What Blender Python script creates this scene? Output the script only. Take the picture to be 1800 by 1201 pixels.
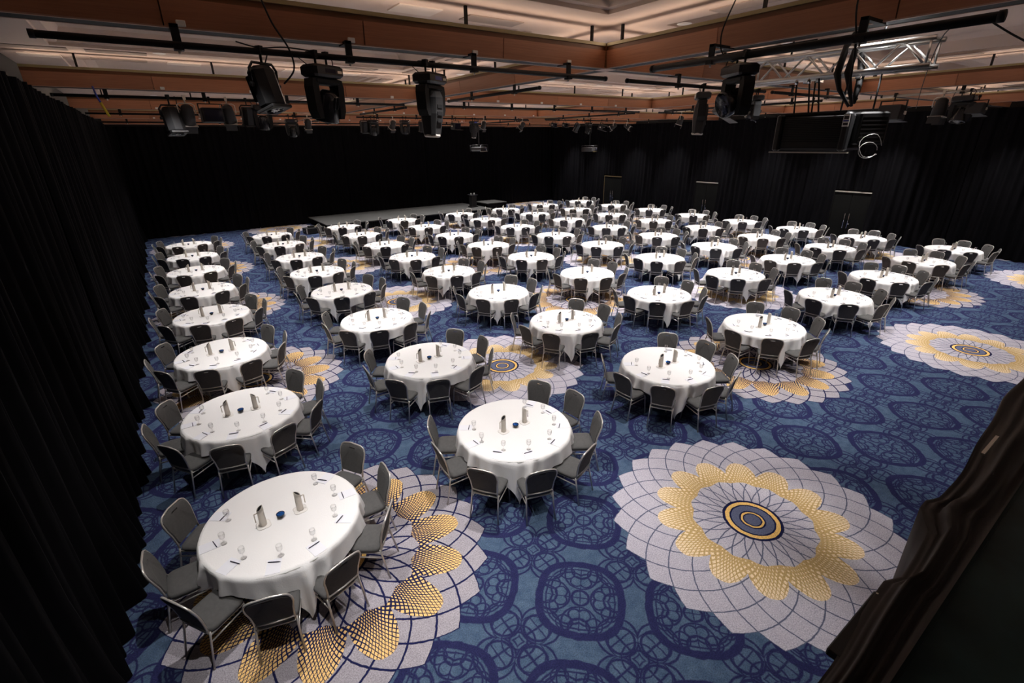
import bpy, math, random
from mathutils import Vector, Matrix
random.seed(7)
PI = math.pi
S = bpy.context.scene
for o in list(bpy.data.objects):
    bpy.data.objects.remove(o, do_unlink=True)
C = bpy.context.collection

# ---------------------------------------------------------------- camera
CAMH = 5.0405
cd = bpy.data.cameras.new('camera'); cam = bpy.data.objects.new('camera', cd); C.objects.link(cam)
R_ = Vector((0.8165736, -0.5770931, -0.0130785)); U_ = Vector((0.2328352, 0.3085553, 0.9222697)); F_ = Vector((0.5282001, 0.7561462, -0.3863257))
M = Matrix(((R_.x, U_.x, -F_.x, 0), (R_.y, U_.y, -F_.y, 0), (R_.z, U_.z, -F_.z, CAMH), (0, 0, 0, 1)))
cam.matrix_world = M
cd.sensor_fit = 'HORIZONTAL'; cd.sensor_width = 36; cd.lens = 842.823 / 1800 * 36
cd.clip_start = 0.05; cd.clip_end = 300
S.camera = cam
# ---------------------------------------------------------------- world, exposure
w = bpy.data.worlds.new('world'); S.world = w; w.use_nodes = True
w.node_tree.nodes['Background'].inputs[0].default_value = (0.9, 0.85, 0.8, 1)
w.node_tree.nodes['Background'].inputs[1].default_value = 0.03
S.view_settings.view_transform = 'Standard'; S.view_settings.look = 'None'
S.view_settings.exposure = 0.0; S.view_settings.gamma = 1.0; S.view_settings.use_curve_mapping = False
# ---------------------------------------------------------------- lamps of the room: downlights in the ceiling
ZC = 6.62
XD = [.6, 3.45, 7.0, 10.0, 13.2, 16.2, 19.0, 22.0, 25.3, 27.9]
YD = [2.6, 5.4, 9.5, 12.15, 15.4, 18.7, 21.9, 25.4, 29.0, 32.1]
def lamp_z(x, y):      # some lamps sit in the raised trays, the rest in the flat bands round the beams
    return 6.62 + (.338 if (y in (2.6, 9.5, 15.4, 21.9, 29.0) and x in (3.45, 10.0, 19.0, 22.0)) else 0)
LAMPS = [(x, y) for x in XD for y in YD]
ld = bpy.data.lights.new('downlight_lamp', 'SPOT')
ld.energy = 1060; ld.spot_size = math.radians(68); ld.spot_blend = 1.0; ld.shadow_soft_size = 0.06
ld.color = (1.0, 0.97, 0.95)
ld2 = ld.copy(); ld2.energy = 830
ld3 = ld.copy(); ld3.energy = 1560
for x, y in LAMPS:
    d = ld2 if (y < 5 or x < 2) else (ld3 if (8 < x < 28 and y > 9) else ld)
    lo = bpy.data.objects.new('downlight_lamp', d); C.objects.link(lo); lo.location = (x, y, lamp_z(x, y) - .05)
# extra warm area lights, added to brighten the ceiling and the beam faces
def added_wash_lamp(x, y, L, along_y):      # added warm lights over each beam, tilted outwards to wash the ceiling trays
    for sg in (-1, 1):
        cl = bpy.data.lights.new('added_wash_lamp', 'AREA'); cl.shape = 'RECTANGLE'; cl.size = L; cl.size_y = 0.07; cl.energy = 1.5 * L; cl.color = (1, .76, .60)
        o = bpy.data.objects.new('added_wash_lamp', cl); C.objects.link(o)
        dx, dy = (sg * .11, 0) if along_y else (0, sg * .11)
        o.location = (x + dx, y + dy, 6.43)
        d = Vector((sg * .93, 0, .36)) if along_y else Vector((0, sg * .93, .36))
        m = Vector((0, 1, 0)) if along_y else Vector((1, 0, 0)); zz = -d; yy = zz.cross(m)
        o.rotation_euler = Matrix((m, yy, zz)).transposed().to_euler()

# ---------------------------------------------------------------- node helpers
class V:
    nt = None
    def __init__(s, sock): s.s = sock
    @staticmethod
    def m(op, *a, clamp=False):
        n = V.nt.nodes.new('ShaderNodeMath'); n.operation = op; n.use_clamp = clamp
        for i, v in enumerate(a):
            if isinstance(v, V): V.nt.links.new(v.s, n.inputs[i])
            else: n.inputs[i].default_value = v
        return V(n.outputs[0])
    def __add__(s, o): return V.m('ADD', s, o)
    def __radd__(s, o): return V.m('ADD', o, s)
    def __sub__(s, o): return V.m('SUBTRACT', s, o)
    def __rsub__(s, o): return V.m('SUBTRACT', o, s)
    def __mul__(s, o): return V.m('MULTIPLY', s, o)
    def __rmul__(s, o): return V.m('MULTIPLY', o, s)
    def __truediv__(s, o): return V.m('DIVIDE', s, o)
def vabs(a): return V.m('ABSOLUTE', a)
def vmin(*a):
    r = a[0]
    for b in a[1:]: r = V.m('MINIMUM', r, b)
    return r
def vmax(a, b): return V.m('MAXIMUM', a, b)
def vlen(a, b): return V.m('SQRT', a * a + b * b)
def vwrap(a, T): return V.m('WRAP', a, T / 2, -T / 2)
def below(d, soft=0.004):          # 1 where d < 0
    return V.m('MULTIPLY_ADD', d, -0.5 / soft, 0.5, clamp=True)
def vmix(f, a, b): return a + f * (b - a)
def cmix(f, a, b):
    n = V.nt.nodes.new('ShaderNodeMix'); n.data_type = 'RGBA'
    if isinstance(f, V): V.nt.links.new(f.s, n.inputs[0])
    else: n.inputs[0].default_value = f
    for i, c in ((6, a), (7, b)):
        if isinstance(c, tuple): n.inputs[i].default_value = (*c[:3], 1)
        else: V.nt.links.new(c, n.inputs[i])
    return n.outputs[2]
def noise(scale, detail=2, vec=None, out='Fac'):
    n = V.nt.nodes.new('ShaderNodeTexNoise'); n.inputs['Scale'].default_value = scale; n.inputs['Detail'].default_value = detail
    if vec is not None: V.nt.links.new(vec, n.inputs['Vector'])
    return n.outputs[0] if out == 'Fac' else n.outputs['Color']
def mat(name, col, rough=0.6, metal=0.0, sheen=0.0, spec=None):
    m = bpy.data.materials.new(name); m.use_nodes = True; V.nt = m.node_tree
    b = m.node_tree.nodes['Principled BSDF']
    b.inputs['Base Color'].default_value = (*col, 1); b.inputs['Roughness'].default_value = rough; b.inputs['Metallic'].default_value = metal
    if sheen: b.inputs['Sheen Weight'].default_value = sheen
    if spec is not None: b.inputs['Specular IOR Level'].default_value = spec
    return m
def bsdf(m): V.nt = m.node_tree; return m.node_tree.nodes['Principled BSDF']
def link(m, sock, name): m.node_tree.links.new(sock.s if isinstance(sock, V) else sock, bsdf(m).inputs[name])
def vary(m, a, b, scale, bump=0.0, bscale=200, stretch=None):
    V.nt = m.node_tree; tc = V.nt.nodes.new('ShaderNodeTexCoord').outputs['Object']; vec = tc
    if stretch:
        mp = V.nt.nodes.new('ShaderNodeMapping'); mp.inputs['Scale'].default_value = stretch; V.nt.links.new(tc, mp.inputs[0]); vec = mp.outputs[0]
    link(m, cmix(V(noise(scale, 4, vec)), a, b), 'Base Color')
    if bump:
        bn = V.nt.nodes.new('ShaderNodeBump'); bn.inputs['Strength'].default_value = bump; bn.inputs['Distance'].default_value = .01
        V.nt.links.new(noise(bscale, 2, vec), bn.inputs['Height']); link(m, bn.outputs[0], 'Normal')
    return m
def emis(name, col, st):
    m = mat(name, (0, 0, 0)); b = bsdf(m); b.inputs['Emission Color'].default_value = (*col, 1); b.inputs['Emission Strength'].default_value = st; return m

# ---------------------------------------------------------------- carpet
def carpet():
    m = mat('patterned_carpet', (0.05, 0.1, 0.2), 0.95, spec=0.1); nt = V.nt = m.node_tree
    tc = nt.nodes.new('ShaderNodeTexCoord').outputs['Object']
    wn = nt.nodes.new('ShaderNodeVectorMath'); wn.operation = 'MULTIPLY_ADD'
    nt.links.new(noise(14, 2, tc, 'Color'), wn.inputs[0]); wn.inputs[1].default_value = (.02, .02, 0); nt.links.new(tc, wn.inputs[2])
    sp = nt.nodes.new('ShaderNodeSeparateXYZ'); nt.links.new(wn.outputs[0], sp.inputs[0])
    x, y = V(sp.outputs[0]) - 0.01, V(sp.outputs[1]) - 0.01
    # --- round medallions: pale type and dark-lined type alternate
    lx, ly = vwrap(x - 5.83, 10.0), vwrap(y - 2.41, 6.36)
    dx, dy = vwrap(x - 0.80, 10.0), vwrap(y - 5.22, 6.36)
    rl, rd = vlen(lx, ly), vlen(dx, dy)
    dark = V.m('LESS_THAN', rd, rl)
    mx, my = vmix(dark, lx, dx), vmix(dark, ly, dy)
    r = V.m('MINIMUM', rl, rd); th = V.m('ARCTAN2', my, mx) + 0.10
    RT, D = 1.98, 2.22; aR = math.acos(RT / D)
    rc = V.m('MINIMUM', r, 2.15)
    a = V.m('ARCCOSINE', rc / D) - aR
    TW = 2 * PI / 24
    geo = rc * V.m('SQRT', D * D - rc * rc) * (1 / D)
    inside = below((vabs(vwrap(th, TW)) - a) * r, .006)
    inside = inside * V.m('LESS_THAN', r, RT + .01)
    d1 = vabs(vwrap(th - a, TW)) * geo; d2 = vabs(vwrap(th + a, TW)) * geo
    lw = vmix(dark, V.m('ADD', .008, 0), V.m('ADD', .0125, 0))
    arcs = below(vmin(d1, d2) - lw, .003)
    # gold ring
    G = 14; GW = 2 * PI / G
    w14 = vabs(vwrap(th + 0.10, GW)) * (2 / GW)
    rt = vmix(dark, V.m('ADD', 1.33, 0), V.m('ADD', 1.64, 0)); rv = vmix(dark, V.m('ADD', 1.03, 0), V.m('ADD', 1.13, 0)); ri = vmix(dark, V.m('ADD', .79, 0), V.m('ADD', .97, 0))
    rout = rv + (rt - rv) * (1 - V.m('POWER', w14, 2.3))
    rin = ri + 0.045 * (1 - vmix(dark, w14, w14 * -2.0 + 1.0))
    gold = below(r - rout, .004) * below(rin - r, .004)
    q = V.m('MAXIMUM', (r - rin) / (rt - rin), 0.0)
    kk = vmix(dark, V.m('ADD', 126 / (2 * PI), 0), V.m('ADD', 168 / (2 * PI), 0))
    sl = th + V.m('SINE', (th + 0.10) * G) * 0.035
    g1 = vabs(vwrap((sl + r * .45) * kk, 1.0)) / kk * r * .85; g2 = vabs(vwrap((sl - r * .45) * kk, 1.0)) / kk * r * .85
    gw = vmix(dark, 0.0125 - q * 0.008, 0.0085 - q * .004)
    gl = below(vmin(g1, g2) - gw, .002)
    # central disc
    cr = nt.nodes.new('ShaderNodeValToRGB'); cr.color_ramp.interpolation = 'CONSTANT'
    nt.links.new((r / 0.4).s, cr.inputs[0])
    navy = (0.010, 0.012, 0.05); yel = (0.80, 0.50, 0.16); sla = (0.11, 0.125, 0.20)
    E = cr.color_ramp.elements; E[0].position = 0; E[0].color = (*sla, 1); E[1].position = .97; E[1].color = (*navy, 1)
    for p_, c_ in ((.27, navy), (.32, yel), (.385, navy), (.44, sla), (.70, navy), (.76, yel), (.90, navy)):
        e = E.new(p_); e.color = (*c_, 1)
    disc = below(r - 0.4, .003)
    # --- navy interlaced circles on blue
    X, Y = x - 2.97, y - 2.91
    P = 1.2855; k = 1 / math.sqrt(2)
    u, v = vwrap((X + Y) * k, P), vwrap((Y - X) * k, P)
    px, py = vabs((u - v) * k), vabs((u + v) * k)
    ax, ay = vmax(px, py), V.m('MINIMUM', px, py)
    rho = vlen(ax, ay)
    sq = rho * (1.0 - 0.085 * (ax * ax - ay * ay) * (ax * ax - ay * ay) / (rho * rho * rho * rho + 1e-4))
    def ring(cx, cy, rr, ww, skew=0): return vabs(vlen(ax - cx, ay - cy) - rr) - ww
    sh = vabs(vlen(px - 0.02, py + 0.015) * 1.0 - .475)
    dd = vmin(vabs(sq - .485) - (0.036 + 0.02 * (1 - V.m('MINIMUM', rho * 1.2, 1.0))), vabs(sq - .405) - .010,
              ring(.645, 0, .155, .016), ring(.60, 0, .225, .013), ring(.70, 0.0, .17, .008), ring(.909, 0, .10, .013), ring(.909, 0, .185, .011),
              ring(.17, 0, .235, .012), ring(.28, .28, .12, .014), ring(.23, .23, .20, .012), ring(0, .0, .10, .016), ring(.36, .12, .09, .011), ring(.20, .12, .07, .011),
              vmax(vabs(ay - .004) - .009, vabs(ax - .66) - .17), vmax(vabs(ax - ay) - .009, rho - .42), vabs(ax - .64 + .0) + ay * .0 - .008 + vmax(ay - .16, V.m('ADD', 0, 0)) * 5)
    wv = V(noise(5, 2, tc)) * .012 - .006
    lines = below(dd + wv, .006)
    # --- colours
    n1 = V(noise(1.3, 5, tc)); n2 = V(noise(70, 3, tc)); n3 = V(noise(9, 4, tc))
    fl = V.m('MULTIPLY_ADD', n2, 2.6, -.3)
    blue = cmix(V.m('MULTIPLY_ADD', n3, 1.6, -.3, clamp=True), (0.033, 0.059, 0.112), (0.082, 0.124, 0.188))
    nv = cmix(n3, (0.013, 0.014, 0.055), (0.024, 0.026, 0.085))
    bg = cmix(lines, blue, nv)
    grey = cmix(n3, (0.36, 0.34, 0.40), (0.47, 0.44, 0.49))
    greyd = cmix(n3, (0.26, 0.24, 0.27), (0.36, 0.33, 0.36))
    pet = cmix(dark, grey, greyd)
    lcol = cmix(dark, (0.09, 0.10, 0.15), (0.010, 0.012, 0.055))
    med = cmix(arcs, pet, lcol)
    gfill = cmix(dark, (0.74, 0.58, 0.38), (0.74, 0.48, 0.19))
    gline = cmix(dark, (0.44, 0.30, 0.13), (0.010, 0.012, 0.05))
    gcol = cmix(gl, gfill, gline)
    med = cmix(gold, med, gcol)
    med = cmix(disc, med, cr.outputs[0])
    allc = cmix(inside, bg, med)
    mm = nt.nodes.new('ShaderNodeMix'); mm.data_type = 'RGBA'; mm.blend_type = 'MULTIPLY'; mm.inputs[0].default_value = .6
    nt.links.new(allc, mm.inputs[6]); nt.links.new(fl.s, mm.inputs[7])
    link(m, mm.outputs[2], 'Base Color')
    bn = nt.nodes.new('ShaderNodeBump'); bn.inputs['Strength'].default_value = .5; bn.inputs['Distance'].default_value = .01
    nt.links.new(n2.s, bn.inputs['Height']); link(m, bn.outputs[0], 'Normal')
    return m

# ---------------------------------------------------------------- materials
MT = {}
MT['carpet'] = carpet()
def wood():
    m = mat('red_brown_wood_veneer', (0.24, 0.09, 0.04), .42); V.nt = m.node_tree
    tc = V.nt.nodes.new('ShaderNodeTexCoord').outputs['Object']
    oi = V(V.nt.nodes.new('ShaderNodeObjectInfo').outputs['Random'])
    mp = V.nt.nodes.new('ShaderNodeMapping'); mp.inputs['Scale'].default_value = (.7, .7, 26); V.nt.links.new(tc, mp.inputs[0])
    c = cmix(V(noise(3, 5, mp.outputs[0])), (0.26, 0.098, 0.046), (0.46, 0.20, 0.10))
    hs = V.nt.nodes.new('ShaderNodeHueSaturation'); V.nt.links.new(c, hs.inputs['Color']); V.nt.links.new(V.m('MULTIPLY_ADD', oi, .5, .75).s, hs.inputs['Value'])
    link(m, hs.outputs[0], 'Base Color'); return m
MT['wood'] = wood()
MT['wood_shaded'] = vary(mat('shadow_band_wood', (0.2, .07, .02), .5), (0.13, 0.048, 0.014), (0.22, 0.09, 0.03), 3, stretch=(.7, .7, 20))  # beam veneer darkened: shade on the upper band put into its colour
MT['olive'] = mat('olive_bronze_rail', (0.34, 0.28, 0.14), .45, .1)
MT['lip'] = mat('pale_beige_lip', (0.40, 0.24, 0.18), .5)
MT['ceil'] = vary(mat('beige_plaster', (0.62, 0.5, 0.42), .8), (0.58, 0.46, 0.39), (0.68, 0.55, 0.47), .6)
MT['tile_d'] = mat('taupe_acoustic_tile', (0.34, 0.27, 0.23), .85)
MT['tile_l'] = mat('cream_acoustic_tile', (0.72, 0.64, 0.57), .85)
MT['black'] = mat('matt_black_paint', (0.009, 0.009, 0.010), .65, spec=.3)
MT['black_gloss'] = mat('gloss_black_enamel', (0.015, 0.015, 0.018), .22)
MT['body'] = vary(mat('black_fixture_paint', (0.02, 0.02, 0.023), .4, spec=.35), (0.010, 0.010, 0.011), (0.020, 0.020, 0.022), 8)
MT['grey_body'] = mat('dark_grey_fixture_paint', (0.026, 0.025, 0.026), .6, spec=.3)
MT['velvet'] = vary(mat('black_velvet', (0.003, 0.003, 0.004), .9, spec=.08), (0.0015, 0.0015, 0.002), (0.0045, 0.004, 0.0055), 3)
MT['velvet_brown'] = vary(mat('black_brown_velvet', (0.02, 0.013, 0.012), .7, sheen=.25, spec=.25), (0.014, 0.009, 0.008), (0.034, 0.022, 0.019), 6)
MT['cloth'] = vary(mat('white_linen', (0.80, 0.79, 0.79), .75, spec=.2), (0.78, 0.76, 0.76), (0.82, 0.81, 0.80), 2, .15, 60)
MT['fabric'] = vary(mat('charcoal_chair_fabric', (0.09, 0.085, 0.08), .9, sheen=.05, spec=.2), (0.068, 0.066, 0.066), (0.102, 0.099, 0.097), 30, .3, 400)
MT['frame'] = mat('champagne_metal_tube', (0.60, 0.57, 0.54), .32, .6)
MT['steel'] = vary(mat('brushed_steel', (0.62, 0.56, 0.50), .34, .45), (0.50, 0.455, 0.40), (0.62, 0.57, 0.51), 4)
MT['chrome'] = mat('bright_chrome', (0.75, 0.75, 0.75), .15, 1)
MT['alu'] = vary(mat('aluminium_truss', (0.62, 0.62, 0.62), .35, .8), (0.5, 0.5, 0.5), (0.72, 0.72, 0.71), 5)
MT['napkin'] = mat('folded_white_napkin', (0.74, 0.71, 0.68), .85)
MT['dish'] = mat('dark_ceramic', (0.03, 0.035, 0.05), .15)
MT['blue'] = mat('blue_foil', (0.02, 0.13, 0.45), .22, .5)
MT['paper'] = mat('white_paper', (0.76, 0.76, 0.81), .7)
MT['pen'] = mat('black_pen_plastic', (0.010, 0.012, 0.03), .3)
MT['door'] = vary(mat('black_door_leaf', (0.006, 0.006, 0.006), .7, spec=.05), (0.006, 0.006, 0.006), (0.010, 0.010, 0.009), 2)
MT['brass'] = mat('brass_trim', (0.45, 0.33, 0.16), .35, .8)
MT['stage'] = vary(mat('grey_stage_deck', (0.05, 0.05, 0.05), .75, spec=.2), (0.042, 0.042, 0.041), (0.06, 0.059, 0.057), 2)
MT['ledge'] = vary(mat('mottled_dark_green_ledge', (0.01, 0.02, 0.02), .5, spec=.12), (0.0, 0.004, 0.006), (0.05, 0.125, 0.125), 5)  # near-black green with lighter teal blotches from noise
MT['braid'] = vary(mat('speckled_braid', (0.1, 0.08, 0.06), .9), (0.01, 0.008, 0.008), (0.25, 0.19, 0.14), 120)
MT['white'] = mat('white_plastic', (0.75, 0.75, 0.72), .5)
MT['yellow'] = mat('yellow_webbing', (0.55, 0.45, 0.03), .7)
MT['bluep'] = mat('blue_plastic', (0.03, 0.05, 0.35), .4)
MT['lens'] = mat('dark_glass_lens', (0.02, 0.02, 0.035), .06)
MT['lamp_on'] = emis('lit_downlight', (1, .93, .82), 14)
def glassm():
    m = bpy.data.materials.new('clear_glass'); m.use_nodes = True; nt = m.node_tree; nt.nodes.clear()
    o = nt.nodes.new('ShaderNodeOutputMaterial'); mx = nt.nodes.new('ShaderNodeMixShader'); t = nt.nodes.new('ShaderNodeBsdfTransparent'); g = nt.nodes.new('ShaderNodeBsdfGlossy')
    t.inputs[0].default_value = (.975, .975, .975, 1); g.inputs['Roughness'].default_value = .06; g.inputs['Color'].default_value = (.9, .9, .9, 1)
    f = nt.nodes.new('ShaderNodeLayerWeight'); f.inputs[0].default_value = .16
    nt.links.new(f.outputs['Facing'], mx.inputs[0]); nt.links.new(t.outputs[0], mx.inputs[1]); nt.links.new(g.outputs[0], mx.inputs[2]); nt.links.new(mx.outputs[0], o.inputs[0])
    return m
MT['glass'] = glassm()

# ---------------------------------------------------------------- mesh builder
class MB:
    def __init__(s): s.v = []; s.f = []; s.sm = []
    def add(s, vs, fs, smooth=False, mtx=None):
        b = len(s.v)
        for p in vs:
            p = Vector(p)
            if mtx is not None: p = mtx @ p
            s.v.append(tuple(p))
        for f in fs: s.f.append(tuple(b + i for i in f)); s.sm.append(smooth)
        return s
    def box(s, x0, x1, y0, y1, z0, z1, mtx=None):
        return s.add([(x0, y0, z0), (x1, y0, z0), (x1, y1, z0), (x0, y1, z0), (x0, y0, z1), (x1, y0, z1), (x1, y1, z1), (x0, y1, z1)],
                     [(0, 3, 2, 1), (4, 5, 6, 7), (0, 1, 5, 4), (1, 2, 6, 5), (2, 3, 7, 6), (3, 0, 4, 7)], False, mtx)
    def cbox(s, cx, cy, cz, dx, dy, dz, mtx=None): return s.box(cx - dx / 2, cx + dx / 2, cy - dy / 2, cy + dy / 2, cz - dz / 2, cz + dz / 2, mtx)
    def bev(s, cx, cy, cz, dx, dy, dz, b, mtx=None):     # box with chamfered edges all round
        vs = []; fs = []
        lay = [(-dz / 2, b), (-dz / 2 + b, 0), (dz / 2 - b, 0), (dz / 2, b)]
        for z, i in lay:
            X, Y = dx / 2 - i, dy / 2 - i; c = b
            vs += [(cx + p, cy + q, cz + z) for p, q in ((-X + c, -Y), (X - c, -Y), (X, -Y + c), (X, Y - c), (X - c, Y), (-X + c, Y), (-X, Y - c), (-X, -Y + c))]
        for l in range(3):
            for i in range(8): j = (i + 1) % 8; fs.append((l * 8 + i, l * 8 + j, l * 8 + 8 + j, l * 8 + 8 + i))
        fs.append(tuple(reversed(range(8)))); fs.append(tuple(range(24, 32)))
        return s.add(vs, fs, False, mtx)
    def tube(s, path, r, n=6, closed=False, mtx=None, caps=True):
        P = [Vector(p) for p in path]; N = len(P); vs = []; fs = []
        rr = r if isinstance(r, (list, tuple)) else [r] * N
        prev = None
        for i, p in enumerate(P):
            a = P[(i - 1) % N] if (closed or i > 0) else p; b = P[(i + 1) % N] if (closed or i < N - 1) else p
            t = (b - a).normalized()
            if prev is None:
                up = Vector((0, 0, 1)) if abs(t.z) < .9 else Vector((1, 0, 0)); e = t.cross(up).normalized()
            else: e = (prev - t * prev.dot(t)).normalized()
            prev = e; g = t.cross(e)
            for k in range(n):
                an = 2 * PI * k / n; vs.append(p + (e * math.cos(an) + g * math.sin(an)) * rr[i])
        for i in range(N if closed else N - 1):
            j = (i + 1) % N
            for k in range(n): l = (k + 1) % n; fs.append((i * n + k, i * n + l, j * n + l, j * n + k))
        if caps and not closed: fs.append(tuple(reversed(range(n)))); fs.append(tuple(range((N - 1) * n, N * n)))
        return s.add(vs, fs, True, mtx)
    def lathe(s, prof, n=16, c=(0, 0, 0), mtx=None):
        vs = []; fs = []
        for r, z in prof:
            for k in range(n): a = 2 * PI * k / n; vs.append((c[0] + r * math.cos(a), c[1] + r * math.sin(a), c[2] + z))
        for i in range(len(prof) - 1):
            for k in range(n): l = (k + 1) % n; fs.append((i * n + k, i * n + l, (i + 1) * n + l, (i + 1) * n + k))
        if prof[0][0] > 1e-4: fs.append(tuple(reversed(range(n))))
        if prof[-1][0] > 1e-4: fs.append(tuple(range((len(prof) - 1) * n, len(prof) * n)))
        return s.add(vs, fs, True, mtx)
    def prism(s, outline, y0, y1, mtx=None):           # outline in x,z extruded along y
        n = len(outline); vs = [(x, y0, z) for x, z in outline] + [(x, y1, z) for x, z in outline]
        fs = [tuple(range(n)), tuple(reversed(range(n, 2 * n)))] + [(i, i + n, (i + 1) % n + n, (i + 1) % n) for i in range(n)]
        return s.add(vs, fs, False, mtx)
    def mesh(s, name, m):
        me = bpy.data.meshes.new(name); me.from_pydata(s.v, [], s.f); me.materials.append(MT[m] if isinstance(m, str) else m)
        me.polygons.foreach_set('use_smooth', s.sm); me.update(); return me
    def obj(s, name, m, parent=None, loc=None):
        o = bpy.data.objects.new(name, s.mesh(name, m)); C.objects.link(o)
        if parent is not None: o.parent = parent
        if loc: o.location = loc
        return o
def tag(o, label=None, cat=None, group=None, kind=None):
    if label: o['label'] = label
    if cat: o['category'] = cat
    if group: o['group'] = group
    if kind: o['kind'] = kind
    return o
def empty(name, loc, rz=0, **k):
    o = bpy.data.objects.new(name, None); C.objects.link(o); o.location = loc; o.rotation_euler = (0, 0, rz); o.empty_display_size = .1
    tag(o, **k); return o
def dup(root, loc=None, rz=None, label=None, group=None):
    def cp(o, par):
        c = o.copy(); C.objects.link(c)
        if par is not None: c.parent = par
        for ch in KIDS.get(o.name, ()): cp(ch, c)
        return c
    def kids(o):
        KIDS[o.name] = list(o.children)
        for ch in KIDS[o.name]: kids(ch)
    if root.name not in KIDS: kids(root)
    r = cp(root, None)
    if loc is not None: r.location = loc
    if rz is not None: r.rotation_euler = (0, 0, rz)
    if label: r['label'] = label
    if group: r['group'] = group
    return r
KIDS = {}
def Tm(loc=(0, 0, 0), rz=0, rx=0, ry=0): return Matrix.Translation(loc) @ Matrix.Rotation(rz, 4, 'Z') @ Matrix.Rotation(ry, 4, 'Y') @ Matrix.Rotation(rx, 4, 'X')
def st(o): o['kind'] = 'structure'; return o
ORD = ['first', 'second', 'third', 'fourth', 'fifth', 'sixth', 'seventh', 'eighth', 'ninth', 'tenth', 'eleventh', 'twelfth', 'thirteenth', 'fourteenth', 'fifteenth']

# ================================================================ STRUCTURE
XL, XR, YB, YF = -1.75, 29.75, 35.9, -1.6
st(MB().add([(XL, YF, 0), (XR, YF, 0), (XR, YB, 0), (XL, YB, 0)], [(0, 1, 2, 3)]).obj('floor', 'carpet'))
st(MB().box(XL - .2, XL, YF, YB, 0, 7.2).obj('wall_left', 'black'))
st(MB().box(XR, XR + .2, YF, YB, 0, 7.2).obj('wall_right', 'black'))
st(MB().box(XL - .2, XR + .2, YB, YB + .2, 0, 7.2).obj('wall_back', 'black'))
st(MB().box(XL - .2, XR + .2, YF - .2, YF, 0, 7.2).obj('wall_front', 'black'))
BX = [6.22, 15.3, 24.5]          # beams running away from the camera
BY = [6.22, 12.88, 19.52, 26.15, 32.8]  # beams running across
HW = .13
# ceiling: flat bands over the beams, raised trays with sloping coves between them
xs = [XL] + BX + [XR]; ys = [YF] + BY + [YB]
def ceiling():
    b = MB(); band = .82; rise = .34; cove = .28
    for i in range(len(xs) - 1):
        for j in range(len(ys) - 1):
            x0, x1, y0, y1 = xs[i], xs[i + 1], ys[j], ys[j + 1]
            q = [(x0, y0), (x1, y0), (x1, y1), (x0, y1)]
            def ins(d, z): return [(x0 + d, y0 + d, z), (x1 - d, y0 + d, z), (x1 - d, y1 - d, z), (x0 + d, y1 - d, z)]
            if j == 0: band_ = .62
            else: band_ = band
            L = [ins(0, ZC), ins(band_, ZC), ins(band_ + .0, ZC + .05), ins(band_ + .12, ZC + .05), ins(band_ + .12 + cove * .3, ZC + .05 + rise * .6), ins(band_ + .12 + cove, ZC + rise)]
            vs = sum(L, []); fs = []
            for l in range(len(L) - 1):
                for k in range(4): m_ = (k + 1) % 4; fs.append((l * 4 + k, l * 4 + 4 + k, l * 4 + 4 + m_, l * 4 + m_))
            n = 4 * (len(L) - 1); fs.append((n, n + 3, n + 2, n + 1))
            b.add(vs, fs)
    return b
ce = st(ceiling().obj('ceiling', 'ceil'))
# acoustic tiles standing proud of the flat bands
tb = {'tile_d': MB().box(-.45, .45, -.16, .16, -.012, 0).mesh('acoustic_tile', 'tile_d'), 'tile_l': MB().box(-.3, .3, -.2, .2, -.014, 0).mesh('acoustic_tile', 'tile_l'),
      'tile_s': MB().box(-.16, .16, -.45, .45, -.012, 0).mesh('acoustic_tile', 'tile_d')}
random.seed(3)
def tile(x, y, kind):
    o = bpy.data.objects.new('acoustic_tile', tb[kind]); C.objects.link(o); o.location = (x, y, ZC); o.parent = ce
for j, y in enumerate(BY[:4]):
    x = -1.2
    while x < 28 - j * 2:
        for s, dy in ((1, .5), (-1, -.5)):
            if all(abs(x - bx) > .7 for bx in BX) and random.random() < .75 and all(abs(x - lx) > .62 or abs(y + dy - lyy) > .4 for lx, lyy in LAMPS):
                tile(x + random.uniform(-.05, .05), y + dy, random.choice(['tile_d', 'tile_d', 'tile_l']))
        x += 1.12
for i, x in enumerate(BX[:2]):
    y = 2.0
    while y < 26:
        for dx in (.5, -.5):
            if all(abs(y - by) > .75 for by in BY) and random.random() < .7 and all(abs(y - lyy) > .62 or abs(x + dx - lx) > .4 for lx, lyy in LAMPS):
                tile(x + dx, y, 'tile_s')
        y += 1.12

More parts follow.
